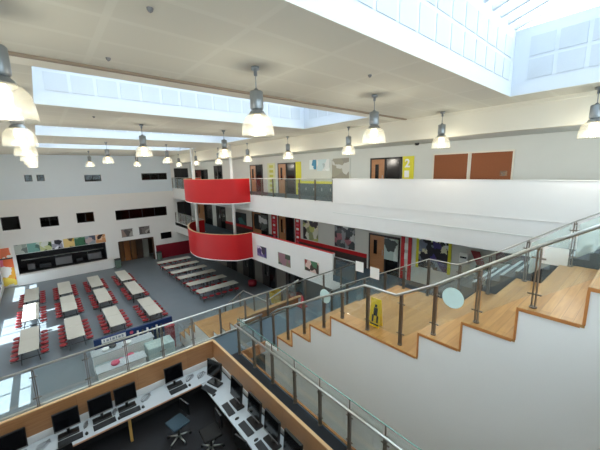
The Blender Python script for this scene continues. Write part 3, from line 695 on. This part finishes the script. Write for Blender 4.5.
# doorway contents
dn += 1
o = struct('door_%d' % dn, MB().box(5.0, 5.1, YF-.04, YF+.3, F0, -6.36).box(8.07, 8.17, YF-.04, YF+.3, F0, -6.36).box(5.1, 8.07, YF-.04, YF+.3, -6.42, -6.34), paint('brown_frame', (90, 66, 50), .5))
BRN = woodmat('brown_lobby', (150, 104, 60), (96, 66, 40), 'Y', .2)
for i in range(5): MB().box(5.15+i*.58, 5.68+i*.58, YF+1.6, YF+1.68, F0, -6.4).build('leaf', [BRN, paint('lobby_orange', (176, 112, 58), .5), BRN, paint('lobby_dark', (70, 50, 36), .5), paint('lobby_grey', (140, 140, 130), .6)][i], o)
bn = thing('litter_bin', 'small grey green bin standing left of the lobby doorway', 'bin', (4.75, 32.6, F0))
MB().box(4.5, 4.95, 32.4, 32.85, F0, F0+.75, .03).build('body', paint('bin_green', (96, 116, 104), .5), bn); MB().box(4.48, 4.97, 32.38, 32.87, F0+.75, F0+.83, .02).build('lid', DARK, bn)
bn = thing('litter_bin', 'small grey green bin standing right of the lobby doorway', 'bin', (8.45, 32.6, F0))
MB().box(8.25, 8.65, 32.35, 32.8, F0, F0+.75, .03).build('body', paint('bin_green', (96, 116, 104), .5), bn); MB().box(8.23, 8.67, 32.33, 32.82, F0+.75, F0+.83, .02).build('lid', DARK, bn)
for (x0, x1, z0, z1, lab, sd_) in ((5.4, 6.35, -5.95, -5.25, 'grey brown picture over the lobby doorway, left one', 71), (6.95, 7.9, -5.9, -5.2, 'grey picture over the lobby doorway, right one', 72)):
    b = thing('picture', lab, 'picture', ((x0+x1)/2, YF, z0), 'pictures over the lobby doorway'); MB().box(x0, x1, YF-.03, YF, z0, z1).build('print', artmat('lob_%d' % sd_, [(120, 116, 112), (170, 166, 160), (90, 84, 84), (150, 130, 120)], 2.4, sd_), b)
    MB().box(x0-.04, x1+.04, YF-.04, YF-.0, z1, z1+.04).box(x0-.04, x1+.04, YF-.04, YF, z0-.04, z0).build('frame', SILVER, b)
tv = thing('television', 'black wall television above the maroon slatted panel', 'television', (9.4, YF, -6.7))
MB().box(8.9, 9.95, YF-.09, YF-.03, -6.7, -6.05, .01).build('screen', SCREEN, tv); MB().box(9.2, 9.6, YF-.03, YF-.005, -6.5, -6.2).build('bracket', DARK, tv)
sp = thing('slatted_panel', 'maroon vertical slatted panel along the foot of the far wall', 'panel', (10.3, YF, F0))
mb = MB().box(8.33, 12.4, YF-.045, YF-.005, F0, -7.3)
for i in range(34): x = 8.36+i*.12; mb.box(x, x+.07, YF-.08, YF-.045, F0, -7.3)
mb.build('slats', MAROON, sp)
mu = thing('mural', 'bright orange, yellow and pink mural panel left of the serving hatch', 'mural', (-2.8, YF, F0))
MB().box(-3.19, -2.42, YF-.04, YF-.005, F0+.1, -6.45).build('lower_panel', artmat('bright_mural', [(240, 170, 50), (236, 110, 60), (230, 120, 150), (250, 220, 90), (240, 236, 230)], 1.8, 81), mu)
MB().box(-3.19, -2.42, YF-.04, YF-.005, -6.35, -5.55).build('upper_panel', artmat('bright_mural2', [(250, 244, 236), (244, 180, 130), (240, 130, 90), (250, 240, 230)], 2.2, 84), mu)
MB().box(-3.19, -2.4, YF-.05, YF-.005, -6.45, -6.35).build('divider', DARK, mu)

# ================================================================ DINING TABLES WITH ATTACHED STOOLS
def make_table():
    t = thing('canteen_table', 'x', 'table', (0, 0, 0), 'folding canteen tables with red stools')
    for s in (-1, 1): MB().box(-.37, .37, .01 if s > 0 else -1.46, 1.46 if s > 0 else -.01, .71, .745, .006).build('tabletop', TOP, t)
    mb = MB()
    for y in (-1.2, -.15, .15, 1.2):
        mb.tube([(-.28, y, .7), (-.34, y, .03)], .018, 6); mb.tube([(.28, y, .7), (.34, y, .03)], .018, 6); mb.tube([(-.7, y, .3), (.7, y, .3)], .018, 6)
    mb.tube([(0, -1.3, .66), (0, 1.3, .66)], .02, 6); mb.build('frame', DARK, t)
    for s in (-1, 1):
        for i in range(6):
            y = -1.2+i*.48
            st_ = MB().lathe([(0, .40), (.15, .40), (.168, .42), (.165, .45), (.1, .462), (0, .46)], (s*.545, y, 0), 12).build('seat', REDS, t)
            MB().tube([(s*.545, y, .4), (s*.45, y, .28)], .02, 6).build('stem', DARK, st_)
    return t
proto = make_table(); used = False
cols = [(-1.39, 'the column nearest the left wall'), (.42, 'the second column from the left wall'), (2.27, 'the third column from the left wall'), (4.2, 'the fourth column from the left wall')]
rows = [(27.2, 'farthest row by the serving hatch'), (23.65, 'middle row'), (19.55, 'nearest row to the balustrade')]
for cx, cn in cols:
    for ry, rn in rows:
        t = proto if not used else copy_tree(proto); used = True
        t.location = (cx, ry, F0); t['label'] = 'canteen table in %s, %s' % (cn, rn)
for i, y in enumerate((28.75, 26.75, 25.0, 23.3, 21.4, 19.55)):
    t = copy_tree(proto); t.location = (8.72, y, F0); t.rotation_euler = (0, 0, PI/2)
    t['label'] = 'canteen table set crosswise towards the galleries, %s from the far wall' % ['first', 'second', 'third', 'fourth', 'fifth', 'sixth'][i]
# small black bag on a table
bg_ = thing('bag', 'small black bag on the end of a table in the left column', 'bag', (-1.3, 21.75, F0)); MB().box(-1.55, -1.05, 21.6, 21.9, F0, F0+.4, .06).build('body', BLACK, bg_)
MB().tube([(-1.42, 21.75, F0+.39), (-1.4, 21.75, F0+.52), (-1.2, 21.75, F0+.52), (-1.18, 21.75, F0+.39)], .015, 6).build('strap', BLACK, bg_)
# kiosk
kz = F0
ko = thing('servery_kiosk', 'navy blue servery kiosk with white counters between balustrade and tables', 'kiosk', (2.6, 15, F0))
MB().box(.95, 4.45, 16.0, 16.12, kz, -7.5, .01).build('navy_screen', BLUE, ko)
MB().box(1.25, 2.25, 15.98, 16.0, -7.78, -7.56).build('white_sign', PAPER, ko)
mb = MB()
for i, (x, w_, h) in enumerate(((1.32, .06, .13), (1.44, .1, .1), (1.58, .05, .14), (1.68, .1, .1), (1.83, .05, .14), (1.93, .1, .1), (2.07, .08, .12))): mb.box(x, x+w_, 15.97, 15.98, -7.72, -7.72+h)
mb.build('sign_strokes', paint('sign_grey', (150, 160, 176), .5), ko)
MB().tube([(2.5, 15.97, -7.66), (2.5, 15.99, -7.66)], .08, 16).build('round_emblem', PINK, ko)
MB().box(.75, 3.3, 15.1, 15.7, -7.86, -7.82, .01).box(.75, 2.6, 13.6, 14.2, -7.86, -7.82, .01).build('counter', DESK, ko)
MB().box(.8, 3.25, 15.15, 15.65, kz, -7.86).box(.8, 2.55, 13.65, 14.15, kz, -7.86).build('cabinet', WHITE, ko)
MB().box(.8, 2.5, 14.3, 15.05, kz, -8.2, .02).build('display_case', paint('case_grey', (150, 166, 168), .4, .1, 3), ko)
MB().box(2.8, 4.0, 14.3, 15.1, kz, -7.95, .05).build('chiller', paint('chiller', (176, 196, 194), .25, .05, 3), ko)
for i, (x, y) in enumerate(((1.3, 15.35), (1.6, 15.45), (2.2, 15.3))):
    tag(MB().lathe([(0, 0), (.11, 0), (.15, .06), (.14, .1), (0, .08)], (x, y, -7.819), 16).build('bowl', [PAPER, DARK, PAPER][i]), ['white bowl at the left of the kiosk counter', 'dark bowl in the middle of the kiosk counter', 'white bowl at the right of the kiosk counter'][i], 'bowl', 'bowls on the kiosk counter')
for i, (x, y, z) in enumerate(((1.45, 13.9, -7.819), (1.75, 14.6, -8.199), (2.15, 14.75, -8.199))):
    tag(MB().lathe([(0, 0), (.13, 0), (.17, .05), (.15, .12), (0, .14)], (x, y, z), 16).build('cake_tray', PINK), ['pink round tray on the near kiosk counter', 'left pink round tray on the kiosk display case', 'right pink round tray on the kiosk display case'][i], 'tray', 'pink trays at the kiosk')
for i in range(6):
    x = 2.75+i*.22
    tag(MB().tube([(x, 15.85, F0), (x, 15.85, -7.62-.03*(i % 2))], .05, 8).build('dispenser_bottle', [STEEL, DARK][i % 2]), 'slim %s canister in front of the navy screen, number %s from the left' % (['steel', 'dark'][i % 2], ['one', 'two', 'three', 'four', 'five', 'six'][i]), 'canister', 'canisters along the navy screen')
vb = thing('vending_bin', 'dark red upright bin between kiosk and lower stair', 'bin', (4.08, 15.25, F0)); MB().box(3.87, 4.27, 15.05, 15.45, F0, F0+1.15, .03).build('body', paint('dark_red_bin', (130, 24, 40), .4), vb); MB().box(3.85, 4.29, 15.03, 15.47, F0+1.15, F0+1.22, .02).build('lid', MAROON, vb)
# furniture under the galleries
for (x, y, c, lab) in ((11.6, 19.6, MAROON, 'dark red round pouffe under the lower red balcony'), (11.2, 15.9, paint('mustard', (190, 160, 30), .6), 'yellow tub chair on the hall floor under the first gallery'), (11.8, 14.6, paint('rust', (150, 60, 40), .6), 'rust red tub chair under the first gallery')):
    s_ = thing('tub_chair' if 'tub' in lab else 'pouffe', lab, 'chair', (x, y, F0))
    MB().lathe([(0, .03), (.30, .03), (.34, .2), (.32, .42), (0, .45)], (x, y, F0), 24).build('seat', c, s_)
    if 'tub' in lab: MB().band([(x+.36*math.cos(a_), y+.36*math.sin(a_)) for a_ in [PI*(-.4+1.6*i/16) for i in range(17)]], F0+.1, F0+.75, -.09).build('backrest', c, s_)
mb = thing('safety_cone', 'small red cone standing at the foot of the balustrade by the stair', 'cone', (7.05, 8.3, F1))
MB().box(6.9, 7.2, 8.15, 8.45, F1, F1+.03, .01).build('base', REDS, mb); MB().lathe([(.11, .03), (.03, .42), (0, .43)], (7.05, 8.3, F1), 16).build('cone_body', REDS, mb); 
# yellow floor sign on the stair landing
fs = thing('floor_sign', 'yellow folding wet floor sign with black symbol on the stair landing', 'sign', (4.98, 3.45, lvl[4]+.035))
zl = lvl[4]+.035
for s in (-1, 1):
    rot = Matrix.Rotation(s*.11, 3, 'Y')
    MB().box(4.97, 4.985, 3.38, 3.62, zl, zl+.6, 0, rot, Vector((4.98, 3.49, zl+.6))).build('board', YELS, fs)
mb = MB(); c0 = Vector((4.98, 3.49, zl+.6)); R_m = Matrix.Rotation(.11, 3, 'Y')
for (y0, y1, z0, z1) in ((3.46, 3.51, .42, .48), (3.44, 3.53, .24, .41), (3.41, 3.45, .1, .25), (3.52, 3.56, .1, .25), (3.39, 3.59, .04, .07)):
    mb.box(4.962, 4.968, y0, y1, zl+z0, zl+z1, 0, R_m, c0)
mb.build('symbol', BLACK, fs)

# ================================================================ STUDY PIT: DESKS, COMPUTERS, CHAIRS
dk = thing('desk', 'long white worktop with the black computers under the wooden screen', 'desk', (.5, 7.9, PITF), 'white study worktops')
MB().box(-3.2, 3.38, 7.6, 8.26, PITD-.035, PITD, .005).build('worktop', DESK, dk)
MB().box(-3.2, 2.7, 7.59, 7.603, PITD-.04, PITD-.002).build('front_edge', paint('desk_edge', (196, 150, 120), .4), dk)
for x in (-2.6, -.75, .92, 3.2): MB().box(x-.03, x+.03, 7.68, 7.74, PITF, PITD-.035).build('leg', paint('leg_wood', (200, 160, 90), .4), dk)
MB().box(-3.2, 3.3, 7.95, 7.98, PITD-.3, PITD-.035).build('modesty_panel', paint('maroon_wood', (110, 60, 54), .5), dk)
dk2 = thing('desk', 'white worktop on the right side of the pit, running towards the camera', 'desk', (3.0, 3, PITF), 'white study worktops')
MB().box(2.7, 3.38, -3.2, 7.585, PITD-.035, PITD, .005).build('worktop', DESK, dk2)
for y in (-2, 0, 2, 4, 6): MB().box(2.8, 2.86, y-.03, y+.03, PITF, PITD-.035).build('leg', DARK, dk2)
MB().box(3.05, 3.08, -3.2, 7.5, PITD-.6, PITD-.035).build('modesty_panel', DARK, dk2)
def make_monitor():
    m = thing('computer_monitor', 'x', 'monitor', (0, 0, 0), 'black study computers')
    R0 = Matrix.Rotation(-.12, 3, 'X')
    MB().box(-.235, .235, -.02, .025, .14, .50, .008, R0, Vector((0, 0, .1))).build('casing', BLACK, m)
    MB().box(-.215, .215, -.024, -.018, .175, .485, 0, R0, Vector((0, 0, .1))).build('screen', SCREEN, m)
    MB().box(-.225, .225, -.025, -.018, .143, .165, 0, R0, Vector((0, 0, .1))).build('lower_bezel', SILVER, m)
    MB().tube([(0, .04, .02), (0, .05, .25)], .03, 8).build('neck', BLACK, m)
    MB().box(-.19, .19, -.07, .10, .001, .035, .01).build('foot', BLACK, m)
    for ch in m.children: ch.scale = (1.02, 1.05, 1.2)
    return m
def make_keyboard():
    k_ = thing('keyboard', 'x', 'keyboard', (0, 0, 0), 'black keyboards on the worktops')
    MB().prism([(-.08, 0), (.08, 0), (.08, .03), (-.08, .012)], -.225, .225, 'X').build('body', BLACK, k_)
    mb = MB()
    for r_ in range(5):
        for c_ in range(14): x = -.205+c_*.0295; y = -.065+r_*.027; z = .013+(y+.08)*.115; mb.box(x, x+.024, y, y+.021, z, z+.006)
    mb.build('keys', DARK, k_); return k_
def make_mouse():
    m = thing('mouse', 'x', 'mouse', (0, 0, 0), 'black computer mice')
    bm_ = MB(); bmesh.ops.create_uvsphere(bm_.bm, u_segments=12, v_segments=8, radius=1)
    for v in bm_.bm.verts: v.co = Vector((v.co.x*.034, v.co.y*.058, max(0, v.co.z)*.034+.001))
    bm_.build('shell', BLACK, m); MB().box(-.004, .004, .02, .045, .028, .034).build('wheel', SILVER, m); return m
pm, pk, pmo = make_monitor(), make_keyboard(), make_mouse(); f_ = [0]
ordn = ['first', 'second', 'third', 'fourth', 'fifth', 'sixth']
sets = []
for i, x in enumerate((-1.14, -.23, .42, .95, 2.13)):
    sets.append(((x, 8.0), 0, 'on the long worktop, %s from the left' % ordn[i], (x+.02, 7.79), (x+.31, 7.76)))
for i, (x, y) in enumerate(((2.98, 7.35), (3.05, 6.25), (3.08, 5.45), (3.08, 4.75), (3.08, 4.05), (3.08, 3.3))):
    sets.append(((x, y), -PI/2 if i else -PI/2*.8, 'on the right hand worktop, %s from the corner' % ordn[i], (x-.22, y-(.12 if i == 0 else 0)), (x-.2, y-.40)))
for i, ((x, y), rz_, lab, kp, mp_) in enumerate(sets):
    a_, b_, c_ = (pm, pk, pmo) if i == 0 else (copy_tree(pm), copy_tree(pk), copy_tree(pmo))
    a_.scale = (1.12,)*3 if 5 <= i else (1,)*3; a_.location = (x, y, PITD); a_.rotation_euler = (0, 0, rz_); a_['label'] = 'black computer monitor '+lab
    b_.location = (kp[0], kp[1], PITD); b_.rotation_euler = (0, 0, rz_+random.uniform(-.05, .05)); b_['label'] = 'black keyboard '+lab
    c_.location = (mp_[0], mp_[1], PITD); c_.rotation_euler = (0, 0, rz_); c_['label'] = 'small black mouse '+lab
# cable tangles
GC = paint('grey_cable', (110, 112, 116), .5)
for i, (x, y) in enumerate(((-.68, 8.0), (.095, 8.05), (.685, 8.05), (1.4, 8.05), (2.55, 8.05), (2.85, 7.95))):
    pts = []; rr = random.Random(i)
    for j in range(26):
        a_ = j*.75; pts.append((x+(.04 if i in (1, 2) else .11)*math.cos(a_)*(1+.3*rr.random()), y+.1*math.sin(a_*1.13)*(1+.3*rr.random()), PITD+.012+.012*rr.random()))
    tag(MB().tube(pts, .006, 5).build('cable', GC), 'grey tangle of cable on the long worktop, %s from the left' % ordn[i], 'cable', 'cables on the worktops')
# swivel chairs
def make_chair():
    c = thing('swivel_chair', 'x', 'chair', (0, 0, 0), 'swivel chairs in the study pit')
    MB().box(-.22, .22, -.21, .21, .44, .5, .025).build('seat', CHAIRB, c)
    bk = MB(); 
    bk.prism([(-.22+.03, .62), (.19, .62), (.17, .92), (-.17, .92)], .2, .235, 'Y'); bk.build('backrest', BLACK, c)
    MB().tube([(0, .18, .46), (0, .27, .5), (0, .26, .7)], .02, 8).build('back_stem', BLACK, c)
    MB().tube([(0, 0, .08), (0, 0, .44)], .028, 10).build('gas_lift', BLACK, c)
    for k_ in range(5):
        a_ = 2*PI*k_/5; lg = MB().tube([(0, 0, .11), (.27*math.cos(a_), .27*math.sin(a_), .07)], .024, 8, .016).build('leg', STEEL, c)
        MB().tube([(.27*math.cos(a_)-.015, .27*math.sin(a_), .03), (.27*math.cos(a_)+.015, .27*math.sin(a_), .03)], .029, 10).build('castor', BLACK, lg)
    return c
pc = make_chair(); pc.location = (1.82, 6.98, PITF); pc.rotation_euler = (0, 0, -1.35); pc['label'] = 'blue grey swivel chair pulled up to the long worktop near the corner'
for x, y, r_, lab in ((-.34, 7.22, -PI+.1, 'black swivel chair in front of the second monitor on the long worktop'), (2.3, 6.15, 1.5, 'dark swivel chair at the right hand worktop, nearest the corner'), (2.35, 5.1, 1.8, 'dark swivel chair at the right hand worktop, second from the corner')):
    c = copy_tree(pc); c.location = (x, y, PITF); c.rotation_euler = (0, 0, r_+PI); c['label'] = lab
    for ch in c.children:
        if ch.name.startswith('seat'): ch.data = ch.data.copy(); ch.data.materials[0] = BLACK2

# ================================================================ HIGH-BAY PENDANT LAMPS
def make_lamp():
    l = thing('pendant_lamp', 'x', 'lamp', (0, 0, 0), 'high-bay pendant lamps')
    MB().lathe([(0, 0), (.07, 0), (.07, -.05), (.03, -.06), (.03, -.14), (0, -.14)], (0, 0, 0), 16).build('ceiling_rose', BALLAST, l)
    MB().tube([(0, 0, -.1), (0, 0, -.36)], .010, 6).build('rod', BALLAST, l)
    MB().lathe([(0, -.34), (.03, -.345), (.035, -.37), (.10, -.385), (.112, -.40), (.112, -.66), (.10, -.68), (0, -.69)], (0, 0, 0), 20).build('ballast_housing', BALLAST, l)
    MB().lathe([(.08, -.68), (.125, -.72), (.15, -.78)], (0, 0, 0), 20).build('collar', BALLAST, l)
    MB().lathe([(.13, -.74), (.18, -.775), (.235, -.84), (.262, -.93), (.275, -1.03), (.28, -1.12), (.275, -1.12), (.268, -1.03), (.255, -.93), (.228, -.845), (.17, -.78), (.12, -.75)], (0, 0, 0), 28).build('acrylic_shade', SHADE, l)
    b = MB(); bmesh.ops.create_uvsphere(b.bm, u_segments=14, v_segments=10, radius=.085)
    for v in b.bm.verts: v.co.z = v.co.z*1.5-.86
    b.build('bulb', BULB, l)
    ld = D.lights.new('lamp_light', 'POINT'); ld.energy = LAMPW; ld.shadow_soft_size = .16; ld.color = (1, .93, .82)
    lo = D.objects.new('lamp_light', ld); C.objects.link(lo); lo.parent = l; lo.location = (0, 0, -1.22)
    return l
pl = make_lamp(); first = [True]
def lampset(x, ys_, row):
    for i, y in enumerate(ys_):
        l = pl if first[0] else copy_tree(pl); first[0] = False
        l.location = (x if not isinstance(x, list) else x[i], y, CE)
        l['label'] = 'glass shaded pendant lamp %s, %s from the camera' % (row, ['first', 'second', 'third', 'fourth', 'fifth', 'sixth', 'seventh', 'eighth', 'ninth'][i])
lampset(-.18, [4.6, 8.5, 12.5, 16.6, 20.6, 25.3, 29], 'in the left hand row')
lampset(3.0, [4.62, 12.1, 19.5, 27], 'in the second row from the left')
lampset([6.3, 6.15, 6.1, 6.1], [4.62, 12.1, 19.5, 27], 'in the third row from the left')
lampset(9.95, [1.15, 4.7, 8.55, 12.6, 16.6, 20.6, 24.7, 28.7], 'in the row along the galleries')
for i, (x, y) in enumerate(((1.13, 3.71), (1.03, 5.58), (4.94, 3.74), (1.5, 11.2))):
    s_ = thing('smoke_detector', 'small round ceiling detector, %s' % ['top left, nearest the camera', 'left, just before the brown groove', 'between the two big near lamps', 'beyond the first long rooflight'][i], 'detector', (x, y, CE), 'ceiling detectors')
    MB().lathe([(0, -.05), (.022, -.035), (.032, -.02), (.036, 0)], (x, y, CE), 14).build('body', SILVER, s_)
    MB().lathe([(0, -.042), (.01, -.04), (.01, -.03)], (x, y, CE), 8).build('sensor_tip', DARK, s_)

# ================================================================ lift everything so the hall floor lies at z = 0
for o in SC.objects:
    if o.parent is None:
        m = o.matrix_basis.copy(); m.translation.z += LIFT; o.matrix_basis = m
